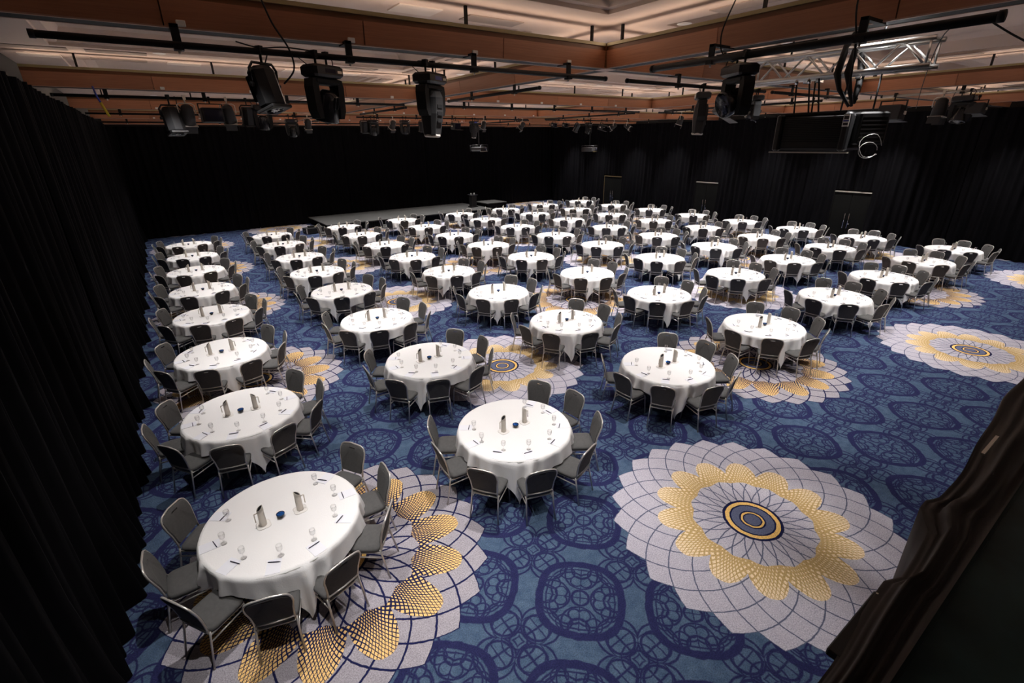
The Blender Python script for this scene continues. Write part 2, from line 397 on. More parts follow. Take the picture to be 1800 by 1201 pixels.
# ---- timber-clad beams
ZB, ZT = 6.05, 6.385
nt_ = [0]
def make_beam(axis, c, a0, a1):
    nt_[0] += 1
    mtx = Tm((a0, c, 0)) if axis == 'x' else Tm((c, a0, 0), PI / 2)
    L = a1 - a0
    core = MB().box(0, L, -HW + .03, HW - .03, ZB + .05, ZT - .02, mtx)
    root = st(core.obj('trim_%d' % nt_[0], 'wood_shaded'))
    for s in (-1, 1):
        MB().box(0, L, s * HW - .012 if s > 0 else s * HW - .012, s * HW + .012, ZT - .036, ZT + .004, mtx).obj('top_rail', 'olive', root)
        MB().box(0, L, min(s * (HW - .012), s * (HW - .03)), max(s * (HW - .012), s * (HW - .03)), ZT - .095, ZT - .028, mtx).obj('shadow_band', 'wood_shaded', root)
        MB().box(0, L, min(s * HW, s * (HW - .032)), max(s * HW, s * (HW - .032)), ZB, ZB + .012, mtx).obj('bottom_lip', 'lip', root)
        n = max(1, round(L / 2.05)); w_ = L / n
        key = round(w_, 3)
        for k in range(n):
            x0, x1 = k * w_ + .006, (k + 1) * w_ - .006
            ya, yb = s * (HW - .03), s * (HW + .0); yt = s * (HW + .02)
            vs = [(x0, ya, ZB + .012), (x1, ya, ZB + .012), (x1, ya, ZT - .095), (x0, ya, ZT - .095), (x0, yb, ZB + .012), (x1, yb, ZB + .012), (x1, yt, ZT - .095), (x0, yt, ZT - .095)]
            MB().add(vs, [(0, 1, 2, 3), (7, 6, 5, 4), (0, 4, 5, 1), (3, 2, 6, 7), (1, 5, 6, 2), (0, 3, 7, 4)], False, mtx).obj('panel', 'wood', root)
    MB().box(0, L, -.097, .097, ZB + .003, ZB + .045, mtx).obj('track_slot', 'black', root)
    added_wash_lamp(*(((a0 + a1) / 2, c) if axis == 'x' else (c, (a0 + a1) / 2)), L - .1, axis == 'y')
    # suspension rods up to the ceiling
    k = .8
    while k < L:
        MB().box(k - .018, k + .018, -.018, .018, ZT - .03, ZC, mtx).obj('hanger_rod', 'black', root)
        k += 2.2
    return root
for y in BY:
    seg = [XL + .25] + BX + [XR - .3]
    for a, b_ in zip(seg[:-1], seg[1:]):
        make_beam('x', y, a + (HW + .02 if a in BX else 0), b_ - (HW + .02 if b_ in BX else 0))
for x in BX:
    seg = [YF + .1] + BY + [YB - .4]
    for a, b_ in zip(seg[:-1], seg[1:]):
        make_beam('y', x, a + (HW + .02 if a in BY else -0), b_ - (HW + .02 if b_ in BY else 0))
# square nodes where beams cross
for i, x in enumerate(BX):
    for j, y in enumerate(BY):
        nt_[0] += 1
        r = st(MB().box(x - HW - .018, x + HW + .018, y - HW - .018, y + HW + .018, ZB + .012, ZT).obj('trim_%d' % nt_[0], 'wood_shaded'))
        MB().box(x - HW, x + HW, y - HW, y + HW, ZB, ZB + .012).obj('bottom_lip', 'lip', r)

# ---- downlights
dl_root = None
for i, (x, y) in enumerate(LAMPS):
    if i == 0:
        dl = empty('downlight', (x, y, lamp_z(x, y)), label='x', cat='ceiling light', group='round downlights recessed in the beige ceiling')
        MB().lathe([(.075, -.004), (.105, -.004), (.11, 0), (.075, .0)], 20).obj('bezel', 'white', dl)
        MB().lathe([(.001, -.002), (.074, -.002)], 20).obj('lens', 'lamp_on', dl)
        o = dl
    else: o = dup(dl, (x, y, lamp_z(x, y)))
    ix, iy = XD.index(x), YD.index(y)
    o['label'] = 'round lit downlight in beige ceiling, %s from left curtain in %s row from balcony' % (ORD[ix], ORD[iy])

# ================================================================ CURTAINS
def drape(p0, p1, z0, z1, seed, mname='velvet', amp=.07, wl=.26, puddle=.10, step=.04, nz=7, nrm=1):
    rnd = random.Random(seed)
    p0, p1 = Vector(p0), Vector(p1); L = (p1 - p0).length; t = (p1 - p0) / L; n = Vector((-t.y, t.x)) * nrm
    N = int(L / step); ph = [rnd.uniform(0, 6.28) for _ in range(6)]
    b = MB(); vs = []; fs = []
    for j in range(nz + 1):
        f = j / nz; z = z1 + (z0 - z1) * f
        for i in range(N + 1):
            s = L * i / N
            e = min(1, min(i, N - i) / 3 + .2)
            o = amp * (1 + .4 * f) * e * (math.sin(2 * PI * s / wl + ph[0] + .8 * math.sin(s * 1.7 + ph[1])) * .7 + .45 * math.sin(2 * PI * s / (wl * 2.3) + ph[2] + f * .8)) + .03 * math.sin(s * 1.1 + ph[3] + f * 1.4)
            if f > .8: o += puddle * (f - .8) / .2 * (.5 + .5 * math.sin(s * 2.6 + ph[4])) * (.6 + .4 * math.sin(s * 7.3 + ph[5]))
            q = p0 + t * s + n * o
            vs.append((q.x, q.y, z))
    for j in range(nz):
        for i in range(N): a = j * (N + 1) + i; fs.append((a, a + 1, a + N + 2, a + N + 1))
    return b.add(vs, fs, True)
ZTOP = 6.03
LX = -1.45
k = 0; y = -1.4
while y < 35.3:
    y1 = min(y + 6.1, 35.4)
    tag(drape((LX, y + .02), (LX, y1 - .02), .01, ZTOP, 10 + k, step=.035 if y < 12 else .06, nrm=-1, puddle=.22).obj('stage_curtain', 'velvet'),
        'black velvet curtain on the left wall, %s length from the balcony' % ORD[k], 'curtain', 'black velvet curtains hung around the room')
    y = y1; k += 1
k = 0; x = LX + .2
while x < 29.0:
    x1 = min(x + 6.1, 29.2)
    tag(drape((x + .02, 35.35), (x1 - .02, 35.35), .01, ZTOP, 30 + k, step=.06, nrm=-1, amp=.06, wl=.36).obj('stage_curtain', 'velvet'),
        'black velvet curtain on the far back wall, %s length from the left corner' % ORD[k], 'curtain', 'black velvet curtains hung around the room')
    x = x1; k += 1
RX = 29.2
DOORS = [(10.05, 11.75), (18.6, 20.2), (26.8, 28.6)]
seg = [(-1.4, 3.4), (3.4, 6.7), (6.7, DOORS[0][0]), (DOORS[0][1], 15.2), (15.2, DOORS[1][0]), (DOORS[1][1], 23.5), (23.5, DOORS[2][0]), (DOORS[2][1], 35.2)]
for k, (a, b_) in enumerate(seg):
    tag(drape((RX, a + .02), (RX, b_ - .02), .01, ZTOP, 50 + k, step=.06, amp=.08, wl=.33, puddle=.3).obj('stage_curtain', 'velvet'),
        'black velvet curtain on the right wall, %s length from the balcony' % ORD[k], 'curtain', 'black velvet curtains hung around the room')
for k, (a, b_) in enumerate(DOORS):
    tag(drape((RX, a - .02), (RX, b_ + .02), 2.47, ZTOP, 70 + k, step=.06, amp=.08, wl=.33, puddle=0).obj('stage_curtain', 'velvet'),
        'short black curtain above the %s black double door from the balcony' % ORD[k], 'curtain', 'black velvet curtains hung around the room')
    d = st(empty('door_%d' % (k + 1), (RX + .02, (a + b_) / 2, 0)))
    hw = (b_ - a) / 2
    for s in (-1, 1):
        lf = MB().box(-.03, .03, min(s * .006, s * (hw - .03)), max(s * .006, s * (hw - .03)), .01, 2.34).obj('door_leaf', 'door', d)
        MB().tube([(-.03, s * .10, .55), (-.10, s * .10, .55), (-.10, s * .10, 1.3), (-.03, s * .10, 1.3)], .014, 6).obj('pull_handle', 'chrome', lf)
        MB().box(-.045, .045, s * hw - .02, s * hw + .02, 0, 2.4).obj('door_jamb', 'brass' if (k == 2 and s > 0) else 'door', d)
    MB().box(-.07, .05, -hw, hw, 2.345, 2.40).obj('door_head', 'brass' if k == 2 else 'steel', d)
    MB().box(-.045, -.03, -.16, -.08, .74, .80).obj('lock_plate', 'chrome', d)
# dim fourth doorway at the far corner of the right wall: small lit head strip
# ================================================================ STAGE
sr = empty('stage_platform', (13.9, 32.9, 0), label='long low stage platform with grey deck and black skirt along far curtain', cat='stage')
MB().box(-6.05, 5.95, -2.25, 2.2, .40, .45).obj('deck', 'stage', sr)
MB().box(-6.05, 5.95, -2.27, -2.25, .385, .452).obj('edge_trim', 'black', sr)
sk = MB()
for (a, b_) in (((-6.0, -2.2), (5.9, -2.2)), ((5.9, -2.2), (5.9, 2.15)), ((-6.0, 2.15), (-6.0, -2.2))):
    dm = drape(a, b_, .01, .39, 5, amp=.018, wl=.13, puddle=0, step=.03, nz=1); sk.add(dm.v, dm.f, True)
sk.obj('skirt', 'velvet', sr)
lt = empty('lectern', (19.15, 32.3, .45), .2, label='black lectern standing at the right end of the grey stage', cat='lectern')
MB().bev(0, 0, .03, .62, .48, .06, .01).obj('base', 'black', lt)
MB().bev(0, 0, .45, .46, .36, .80, .02).obj('column', 'black', lt)
MB().bev(0, 0, 0, .66, .5, .05, .012, Tm((0, 0, .89), 0, .12)).obj('top', 'black_gloss', lt)
for s, l in ((-1, 'left'), (1, 'right')):
    wj = empty('water_glass', (19.15 + s * .16 * math.cos(.2), 32.3 + s * .16 * math.sin(.2), 1.375), label='small white cup on the %s side of the stage lectern' % l, cat='cup')
    MB().lathe([(.028, 0), (.036, .09), (.033, .09), (.026, .006)], 12).obj('cup', 'white', wj)
    MB().lathe([(.045, -.006), (.05, 0), (.0, 0)], 12).obj('saucer', 'white', wj)
ris = empty('stage_riser', (21.0, 32.7, 0), label='small dark riser with grey top beside the lectern', cat='riser')
MB().box(-.9, .9, -.9, .9, .62, .68).obj('deck', 'stage', ris); MB().box(-.86, .86, -.86, .86, 0, .62).obj('skirt', 'velvet', ris)
# equipment heap at stage left
eq = empty('equipment_case', (7.15, 31.1, 0), .15, label='low black equipment case on the carpet left of the stage', cat='case')
MB().bev(0, 0, .2, 1.15, .62, .32, .02).obj('body', 'black', eq)
for sx in (-1, 1):
    for sy in (-1, 1): MB().cbox(sx * .55, sy * .29, .2, .05, .05, .34).obj('corner_guard', 'steel', eq)
    MB().tube([(sx * .575, -.1, .2), (sx * .62, -.1, .2), (sx * .62, .1, .2), (sx * .575, .1, .2)], .01, 6).obj('handle', 'chrome', eq)
for sx in (-.4, .4): MB().cbox(sx, 0, .02, .1, .4, .04).obj('skid', 'steel', eq)
cb = MB()
for i in range(4):
    cb.tube([(.17 * math.cos(t * .5 + i) * (1 + .1 * i), .13 * math.sin(t * .5 + i), .018 + .022 * i) for t in range(13)], .011, 5)
tag(cb.obj('coiled_cable', 'grey_body', None, (7.0, 31.05, .365)), 'coiled grey cable lying on the black equipment case', 'cable')
ps = empty('printed_script', (7.38, 31.15, .362), .4, label='white and tan papers lying on the black equipment case', cat='papers')
MB().cbox(0, 0, .01, .42, .3, .02).obj('page_stack', 'white', ps); MB().cbox(.05, .06, .035, .34, .24, .03).obj('folder', 'brass', ps)

# ================================================================ BALCONY EDGE close to the camera
bl = st(MB().box(-1.7, 7.5, -1.55, .075, 3.86, 4.0).obj('trim_90', 'ledge'))
st(MB().box(-1.7, 7.5, -1.5, .05, 0, 3.86).obj('trim_91', 'black'))
MB().box(-1.7, 7.5, .072, .080, 3.985, 4.004).obj('edge_strip', 'ledge', bl)
def swag():
    vs = []; fs = []; N = 150; K = 40; x0, x1 = .1, 7.6; rnd = random.Random(4)
    for i in range(N + 1):
        s = i / N; x = x0 + (x1 - x0) * s
        wob = .018 * math.sin(x * 5.1) + .012 * math.sin(x * 11.3 + 1) + .02 * math.sin(x * 2.1 + 2)
        wd = (.108 + .085 * min(1, max(0, (x - 1.0) / 2.3))) + wob * .35 + (.02 if 1.66 < x < 1.80 else 0) - (.022 if 1.3 < x < 1.62 else 0)
        for k in range(K + 1):
            f = k / K
            if f < .6:
                g = f / .6; yy = .078 + g * wd
                zz = 4.012 - .035 * g * g + .014 * math.sin(g * 9.5 + x * 1.5) + .011 * math.sin(g * 21 + x * 1.6 + math.sin(x * 3)) + .006 * math.sin(g * 37 - x * 2)
            else:
                g = (f - .6) / .4; yy = .078 + wd + .02 * math.sin(x * 9 + g) * g - .03 * g; zz = 3.975 - g * 2.2
            vs.append((x, yy, zz))
    for i in range(N):
        for k in range(K): a = i * (K + 1) + k; fs.append((a, a + 1, a + K + 2, a + K + 1))
    return MB().add(vs, fs, True)
sw = swag().obj('balcony_drape', 'velvet_brown'); tag(sw, 'crumpled black brown drape bunched over the balcony edge at lower right', 'drape')
bd = MB().box(1.22, 1.66, .158, .168, 3.965, 3.975).obj('braid_trim', 'braid', sw)
bx = empty('junction_box', (1.12, .180, 3.965), .0, label='flat dark grey box with chrome corner on the balcony drape edge', cat='box')
MB().bev(0, 0, 0, .26, .03, .02, .003).obj('body', 'grey_body', bx); MB().lathe([(.004, 0), (.004, .004), (.0, .004)], 8, (.12, .005, .01)).obj('corner_screw', 'chrome', bx)
MB().box(2.12, 2.30, .19, .20, 4.012, 4.02).obj('silver_clip', 'steel', sw)

# ================================================================ TABLES
TAB = {'A': [(.31, 5.49), (.29, 8.65), (.31, 11.8), (.4, 14.9), (.4, 17.89), (.43, 20.95), (.51, 23.97), (.56, 27.05)],
 'B': [(3.82, 5.44), (3.9, 8.68), (3.91, 11.8), (3.99, 15.04), (4.01, 18.02), (4.1, 21.01), (4.12, 24.27), (4.19, 27.26)],
 'C': [(7.72, 5.47), (7.77, 8.68), (7.82, 11.89), (7.82, 15.08), (7.79, 18.14), (7.82, 21.2), (7.84, 24.37), (7.89, 27.48)],
 'D': [(11.43, 5.49), (11.52, 8.76), (11.55, 11.89), (11.57, 15.14), (11.47, 18.17), (11.47, 21.28), (11.46, 24.57), (11.46, 27.69)],
 'E': [(15.33, 5.53), (15.4, 8.68), (15.35, 11.82), (15.46, 15.06), (15.36, 18.12), (15.4, 21.36), (15.41, 24.59), (15.4, 27.62)],
 'F': [(18.79, 5.53), (18.88, 8.68), (18.93, 11.82), (19.07, 14.93), (19.06, 18.1), (19.11, 21.42), (19.07, 24.57), (18.93, 27.6)],
 'G': [(22.4, 5.52), (22.35, 8.69), (22.36, 11.75), (22.58, 14.9), (22.58, 18.01), (22.49, 21.25), (22.6, 24.49), (22.46, 27.73)],
 'H': [(25.67, 5.51), (25.66, 8.76), (25.79, 11.73), (25.93, 14.85), (25.94, 17.95), (26.03, 21.2), (25.92, 24.39), (25.86, 27.66)]}
RT_ = .915
# --- prototype table
def table_proto():
    t = empty('round_table', (0, 0, 0), label='x', cat='table', group='round banquet tables')
    MB().lathe([(.001, .715), (RT_ - .01, .715), (RT_, .722), (RT_, .738), (RT_ - .01, .744), (.001, .744)], 40).obj('tabletop', 'white', t)
    for sx in (-1, 1):
        for sy in (-1, 1): MB().tube([(sx * .45, sy * .42, .715), (sx * .50, sy * .42, 0)], .015, 6).obj('leg', 'frame', t)
        MB().tube([(sx * .485, -.42, .2), (sx * .485, .42, .2)], .011, 6).obj('crossbar', 'frame', t)
    return t
def cloth_mesh(seed, half=1.16):
    rnd = random.Random(seed); N = 168; K = 9; vs = [(0, 0, .751)]; fs = []
    ph = [rnd.uniform(0, 6.28) for _ in range(5)]
    rings = [.35, .7, .87, .905]
    for r in rings:
        for i in range(N): a = 2 * PI * i / N; vs.append((r * math.cos(a), r * math.sin(a), .751))
    for k in range(1, K + 1):
        f = k / K
        for i in range(N):
            a = 2 * PI * i / N
            L = min(half / max(abs(math.cos(a)), abs(math.sin(a))), 1.66) - .92
            c4 = abs(math.sin(2 * a)) ** 3            # near a corner of the square cloth
            s = L * f
            fold = math.sin(19 * a + ph[0] + 1.2 * math.sin(3 * a + ph[1])) * .5 + .35 * math.sin(31 * a + ph[2]) + .3 * math.sin(8 * a + ph[3])
            am = min(s * .26, .06) * (.7 + .5 * math.sin(5 * a + ph[4]))
            out = .012 * min(1, s * 30) + s * (.09 + .03 * c4) + am * fold
            # the corner point closes up to a narrow cone
            da = math.atan2(math.sin(4 * (a - PI / 4)), math.cos(4 * (a - PI / 4))) / 4
            close = 1.25 * max(0, (s - .18)) * abs(math.sin(2 * a)) ** 1.5
            aa = a - da * min(close, .72)
            rr = RT_ - .003 + out
            vs.append((rr * math.cos(aa), rr * math.sin(aa), .748 - s * .97 + .012 * fold * f))
    n = len(rings) + K
    for i in range(N): fs.append((0, 1 + i, 1 + (i + 1) % N))
    for k in range(n - 1):
        for i in range(N): j = (i + 1) % N; a = 1 + k * N; fs.append((a + i, a + N + i, a + N + j, a + j))
    return MB().add(vs, fs, True).mesh('tablecloth', 'cloth')
CLOTHS = [cloth_mesh(s) for s in (1, 2, 3, 4)]
# --- prototype chair; faces +Y, origin on the floor under the seat
def outline(n, w0, w1, z0, z1, rc):
    pts = []
    # bottom edge to shoulders then rounded top
    pts += [(-w0 + .02, z0), (-w0 * .5, z0 - .004), (0, z0 - .005), (w0 * .5, z0 - .004), (w0 - .02, z0)]
    pts += [(w0, z0 + .03), (w0 + (w1 - w0) * .35, z0 + .14), (w1, z0 + .25)]
    for k in range(6):
        a = PI / 2 * k / 5; pts.append((w1 - rc + rc * math.cos(a), z1 - rc * .9 + rc * .9 * math.sin(a)))
    pts += [(0.04, z1 + .012)]
    return pts
def back_y(z): return -.205 - (z - .45) * .235 + .02 * math.sin((z - .45) / .47 * PI)
def chair_proto():
    t = empty('banquet_chair', (0, 0, 0), label='x', cat='chair', group='banquet chairs around the round tables')
    # seat cushion
    b = MB(); lay = [(.405, .19, .035), (.42, .215, .03), (.455, .22, .025), (.475, .205, .04), (.485, .15, .06)]
    vs = []; fs = []; n = 20
    for z, hw, _ in lay:
        for i in range(n):
            a = 2 * PI * i / n; c, s = math.cos(a), math.sin(a); e = .38
            vs.append((math.copysign(abs(c) ** e, c) * hw * 1.0, .01 + math.copysign(abs(s) ** e, s) * (hw - .0), z))
    for l in range(len(lay) - 1):
        for i in range(n): j = (i + 1) % n; fs.append((l * n + i, l * n + j, l * n + n + j, l * n + n + i))
    fs.append(tuple(reversed(range(n)))); vs.append((0, .01, .487)); c_ = len(vs) - 1
    for i in range(n): fs.append((4 * n + i, 4 * n + (i + 1) % n, c_))
    b.add(vs, fs, True).obj('seat', 'fabric', t)
    # backrest with hand slot
    o = outline(0, .185, .215, .50, .905, .10); o = o + [(-x, z) for x, z in reversed(o[5:-1])]
    o = [(x, z) for x, z in o]
    # order: bottom left..bottom right, right side up, top, left side down
    m_ = len(o); cx, cz = 0, .868
    slot = []
    for (x, z) in o:
        a = math.atan2(z - cz if z > cz - .0 else (z - cz), x); slot.append((.052 * math.copysign(min(1, abs(math.cos(a)) ** .6), math.cos(a)), cz + .011 * math.copysign(abs(math.sin(a)) ** .5, math.sin(a))))
    def ringpts(P, dy, ins=0): return [(x * (1 - ins), back_y(z) + dy, z + (0 if ins == 0 else (.70 - z) * ins)) for x, z in P]
    th = .021
    ly = [ringpts(slot, th - .004), ringpts(o, th - .004, .05), ringpts(o, th * .4), ringpts(o, -th * .4), ringpts(o, -th + .006, .05), ringpts(slot, -th + .006)]
    vs = sum(ly, []); fs = []
    for l in range(6):
        q = (l + 1) % 6
        for i in range(m_): j = (i + 1) % m_; fs.append((l * m_ + i, l * m_ + j, q * m_ + j, q * m_ + i))
    MB().add(vs, fs, False).obj('backrest', 'fabric', t)
    # tube hoop around the back
    hp = [(x * 1.03, back_y(z) - .004, z + (.012 if z > .85 else 0)) for x, z in o[5:]]
    hp = [(.19, -.205, .44)] + hp + [(-.19, -.205, .44)]
    MB().tube(hp, .012, 6).obj('back_hoop', 'frame', t)
    MB().tube([(-.19, back_y(.49) - .01, .49), (0, back_y(.49) - .022, .487), (.19, back_y(.49) - .01, .49)], .010, 6).obj('back_rail', 'frame', t)
    MB().tube([(.195, -.2, .405), (.195, .19, .405), (.18, .2, .405), (-.18, .2, .405), (-.195, .19, .405), (-.195, -.2, .405)], .012, 6, True).obj('seat_frame', 'frame', t)
    for s in (-1, 1):
        MB().tube([(s * .198, -.2, .45), (s * .20, -.215, .36), (s * .215, -.285, 0)], .012, 6).obj('leg', 'frame', t)
        MB().tube([(s * .198, .185, .41), (s * .2, .20, .36), (s * .21, .23, 0)], .012, 6).obj('leg', 'frame', t)
        MB().tube([(s * .203, -.225, .33), (s * .203, .205, .35)], .009, 6).obj('stretcher', 'frame', t)
    return t
# --- table ware
def jug_proto():
    t = empty('insulated_jug', (0, 0, 0), label='x', cat='jug', group='steel jugs standing in pairs on the tables')
    b = MB(); n = 18; vs = []; fs = []
    prof = [(.038, .0), (.041, .006), (.040, .06), (.038, .20)]
    for r, z in prof:
        for i in range(n): a = 2 * PI * i / n; vs.append((r * math.cos(a), r * math.sin(a), z))
    for i in range(n): a = 2 * PI * i / n; vs.append((.037 * math.cos(a), .037 * math.sin(a), .255 - .028 * math.cos(a)))
    for i in range(n): a = 2 * PI * i / n; vs.append((.029 * math.cos(a), .029 * math.sin(a), .253 - .026 * math.cos(a)))
    for l in range(5):
        for i in range(n): j = (i + 1) % n; fs.append((l * n + i, l * n + j, l * n + n + j, l * n + n + i))
    fs.append(tuple(reversed(range(n))))
    b.add(vs, fs, True).obj('body', 'steel', t)
    MB().add([(.0295 * math.cos(2 * PI * i / n), .0295 * math.sin(2 * PI * i / n), .246 - .026 * math.cos(2 * PI * i / n)) for i in range(n)], [tuple(range(n))]).obj('lid', 'black', t)
    MB().tube([(.036, 0, .195), (.070, 0, .195), (.072, 0, .185), (.072, 0, .075)], .0075, 6).obj('handle', 'steel', t)
    return t
def napkin_proto():
    vs = [(0, 0, .004)]; fs = []; n = 24
    for k, (r, z) in enumerate(((.05, .005), (.075, .003), (.088, .005), (.086, .0))):
        for i in range(n):
            a = 2 * PI * i / n; q = r * (1 + .10 * math.cos(4 * a)); vs.append((q * math.cos(a), q * math.sin(a), z + (.003 * math.sin(8 * a) if k == 2 else 0)))
    for i in range(n): fs.append((0, 1 + i, 1 + (i + 1) % n))
    for k in range(3):
        for i in range(n): a = 1 + k * n; j = (i + 1) % n; fs.append((a + i, a + n + i, a + n + j, a + j))
    return tag(MB().add(vs, fs, True).obj('jug_coaster', 'napkin'), 'x', 'coaster', 'scalloped white coasters under the jugs')
def bowl_proto():
    t = empty('mint_bowl', (0, 0, 0), label='x', cat='bowl', group='small bowls of blue sweets at the table centres')
    MB().lathe([(.022, 0), (.026, .004), (.043, .032), (.050, .055), (.047, .055), (.040, .034), (.02, .012), (.001, .012)], 20).obj('bowl', 'dish', t)
    b = MB(); rnd = random.Random(2)
    for i in range(9):
        a = i * 2.4; r = .012 + .0028 * i
        b.cbox(0, 0, 0, .026, .013, .009, Tm((r * math.cos(a), r * math.sin(a), .048 + .004 * math.cos(i)), rnd.uniform(0, 3), rnd.uniform(-.5, .5), rnd.uniform(-.4, .4)))
    b.lathe([(.001, .04), (.042, .04), (.045, .047)], 12)
    tag(b.obj('wrapped_sweets', 'blue', t), kind='stuff')
    return t
def goblet_proto():
    prof = [(.001, 0), (.034, 0), (.034, .003), (.006, .008), (.0045, .02), (.0045, .06), (.012, .068), (.03, .09), (.036, .12), (.032, .155), (.0305, .155), (.0345, .12), (.028, .092), (.001, .075)]
    return tag(MB().lathe(prof, 14).obj('goblet', 'glass'), 'x', 'glass', 'stemmed glasses at the table settings')
def pen_proto():
    o = MB().tube([(-.07, 0, .0075), (-.064, 0, .0075), (.045, 0, .0075), (.058, 0, .0075), (.07, 0, .0075)], [.002, .0055, .0062, .005, .0015], 6).obj('pen', 'pen')
    return tag(o, 'x', 'pen', 'black pens laid across the notepads')
def pad_proto():
    return tag(MB().cbox(0, 0, .0015, .21, .15, .003).obj('notepad', 'paper'), 'x', 'notepad', 'white paper sheets at the table settings')

TP, CH, JG, NP, BW, GB, PN, PD = table_proto(), chair_proto(), jug_proto(), napkin_proto(), bowl_proto(), goblet_proto(), pen_proto(), pad_proto()
ANG = [144, 180, 216, 252, 288, 324, 0, 36]
names = {'A': 'left curtain column', 'B': 'second column from left', 'C': 'third column from left', 'D': 'fourth column from left',
         'E': 'fourth column from right', 'F': 'third column from right', 'G': 'second column from right', 'H': 'right wall column'}
used = {}
def place(proto, key, loc, rz, label, group=None):
    if key not in used:
        used[key] = 1; o = proto; o.location = loc; o.rotation_euler = (0, 0, rz); o['label'] = label
        if group: o['group'] = group
        return o
    return dup(proto, loc, rz, label, group)
allc, allset = [], []
rnd = random.Random(11)
for L in 'ABCDEFGH':
    for i, (x, y) in enumerate(TAB[L]):
        tn = '%s table, %s' % (ORD[i], names[L])
        place(TP, 't', (x, y, 0), rnd.uniform(-.1, .1), 'round banquet table under cloth, %s' % tn)
        co = bpy.data.objects.new('tablecloth', CLOTHS[rnd.randrange(4)]); C.objects.link(co)
        co.location = (x, y, 0); co.rotation_euler = (0, 0, math.radians(rnd.uniform(-7, 7) + (45 if L == 'A' or (L in 'EFGH' and rnd.random() < .4) else 9)))
        tag(co, 'draped white cloth with hanging corners, %s' % tn, 'tablecloth', 'white cloths on the round tables')
        ja = rnd.uniform(-.05, .05)
        for s, a in (('left', PI + ja), ('right', ja)):
            q = (x + .215 * math.cos(a), y + .215 * math.sin(a))
            place(NP, 'n', (*q, .7525), a + PI / 4, 'white coaster under %s jug, %s' % (s, tn))
            place(JG, 'j', (*q, .7575), a if s == 'right' else a, 'tall steel jug %s of the bowl, %s' % (s, tn))
        place(BW, 'b', (x + rnd.uniform(-.02, .02), y + rnd.uniform(-.02, .02), .7525), rnd.uniform(0, 3), 'small dark bowl of blue sweets, %s' % tn)
        for n_, a in enumerate(ANG):
            ar = math.radians(a + rnd.uniform(-2.2, 2.2)); rr = 1.06 + rnd.uniform(-.03, .04)
            d = math.hypot(x + rr * math.cos(ar), y + rr * math.sin(ar))
            tl = '%s from upper left, %s' % (ORD[n_], tn)
            allc.append((d, x + rr * math.cos(ar), y + rr * math.sin(ar), ar + PI / 2 + rnd.uniform(-.07, .07), tl))
            pr_ = [ar + rnd.uniform(-.03, .03) for _ in range(3)]
            allset.append((d, x, y, ar, pr_, tl))
allc.sort(key=lambda q: q[0]); allset.sort(key=lambda q: q[0])
for d, x, y, rz, tl in allc[:300]:
    place(CH, 'c', (x, y, 0), rz, 'grey banquet chair %s' % tl)
def merged(name, protos, items, m, label, cat):
    V_, F_, SM = [], [], []
    for pr_, its in zip(protos, items):
        me = pr_
        pv = [v.co.copy() for v in me.vertices]; pf = [tuple(p.vertices) for p in me.polygons]; ps_ = [p.use_smooth for p in me.polygons]
        for mt_ in its:
            b = len(V_); V_ += [tuple(mt_ @ v) for v in pv]; F_ += [tuple(b + i for i in f) for f in pf]; SM += ps_
    return V_, F_, SM
# far chairs: one object, two materials
mats = [Tm((x, y, 0), rz) for d, x, y, rz, tl in allc[300:]]
parts = [c for c in CH.children]
me = bpy.data.meshes.new('banquet_chairs'); Vv, Ff, Sm, Mi = [], [], [], []
for c in parts:
    v_, f_, s_ = merged('', [c.data], [mats], None, '', '')
    b = len(Vv); Vv += v_; Ff += [tuple(b + i for i in f) for f in f_]; Sm += s_; Mi += [0 if c.data.materials[0] == MT['fabric'] else 1] * len(f_)
me.from_pydata(Vv, [], Ff); me.materials.append(MT['fabric']); me.materials.append(MT['frame']); me.polygons.foreach_set('use_smooth', Sm); me.polygons.foreach_set('material_index', Mi)
o = bpy.data.objects.new('banquet_chairs', me); C.objects.link(o)
tag(o, 'charcoal banquet chairs round the most distant tables near the far curtain and stage', 'chair', kind='stuff')
for k_, (d, x, y, ar, pr_, tl) in enumerate(allset[:300]):
    c, s = math.cos(ar), math.sin(ar)
    g = ar + .075; place(GB, 'g', (x + .65 * math.cos(g), y + .65 * math.sin(g), .7525), 0, 'stemmed glass %s' % tl)
    p = pr_[0]; place(PD, 'd', (x + .79 * math.cos(p), y + .79 * math.sin(p), .7522), p, 'paper sheet %s' % tl)
    p = pr_[1]; place(PN, 'p', (x + .735 * math.cos(p), y + .735 * math.sin(p), .756), p + PI / 2 + rnd.uniform(-.25, .25), 'black pen %s' % tl)
far = allset[300:]
for pr_o, nm, lb, ct, fn in ((GB, 'goblets', 'clear stemmed glasses on the most distant white tables', 'glass', lambda x, y, ar: Tm((x + .65 * math.cos(ar + .075), y + .65 * math.sin(ar + .075), .7525))),
                         (PD, 'notepads', 'white paper sheets on the most distant white tables', 'notepad', lambda x, y, ar: Tm((x + .79 * math.cos(ar), y + .79 * math.sin(ar), .7522), ar)),
                         (PN, 'pens', 'black pens on the most distant white tables', 'pen', lambda x, y, ar: Tm((x + .735 * math.cos(ar), y + .735 * math.sin(ar), .756), ar + PI / 2))):
    v_, f_, s_ = merged('', [pr_o.data], [[fn(q[1], q[2], q[3]) for q in far]], None, '', '')
    me = bpy.data.meshes.new(nm); me.from_pydata(v_, [], f_); me.materials.append(pr_o.data.materials[0]); me.polygons.foreach_set('use_smooth', s_)
    o = bpy.data.objects.new(nm, me); C.objects.link(o); tag(o, lb, ct, kind='stuff')
print('tables done', len(allc))
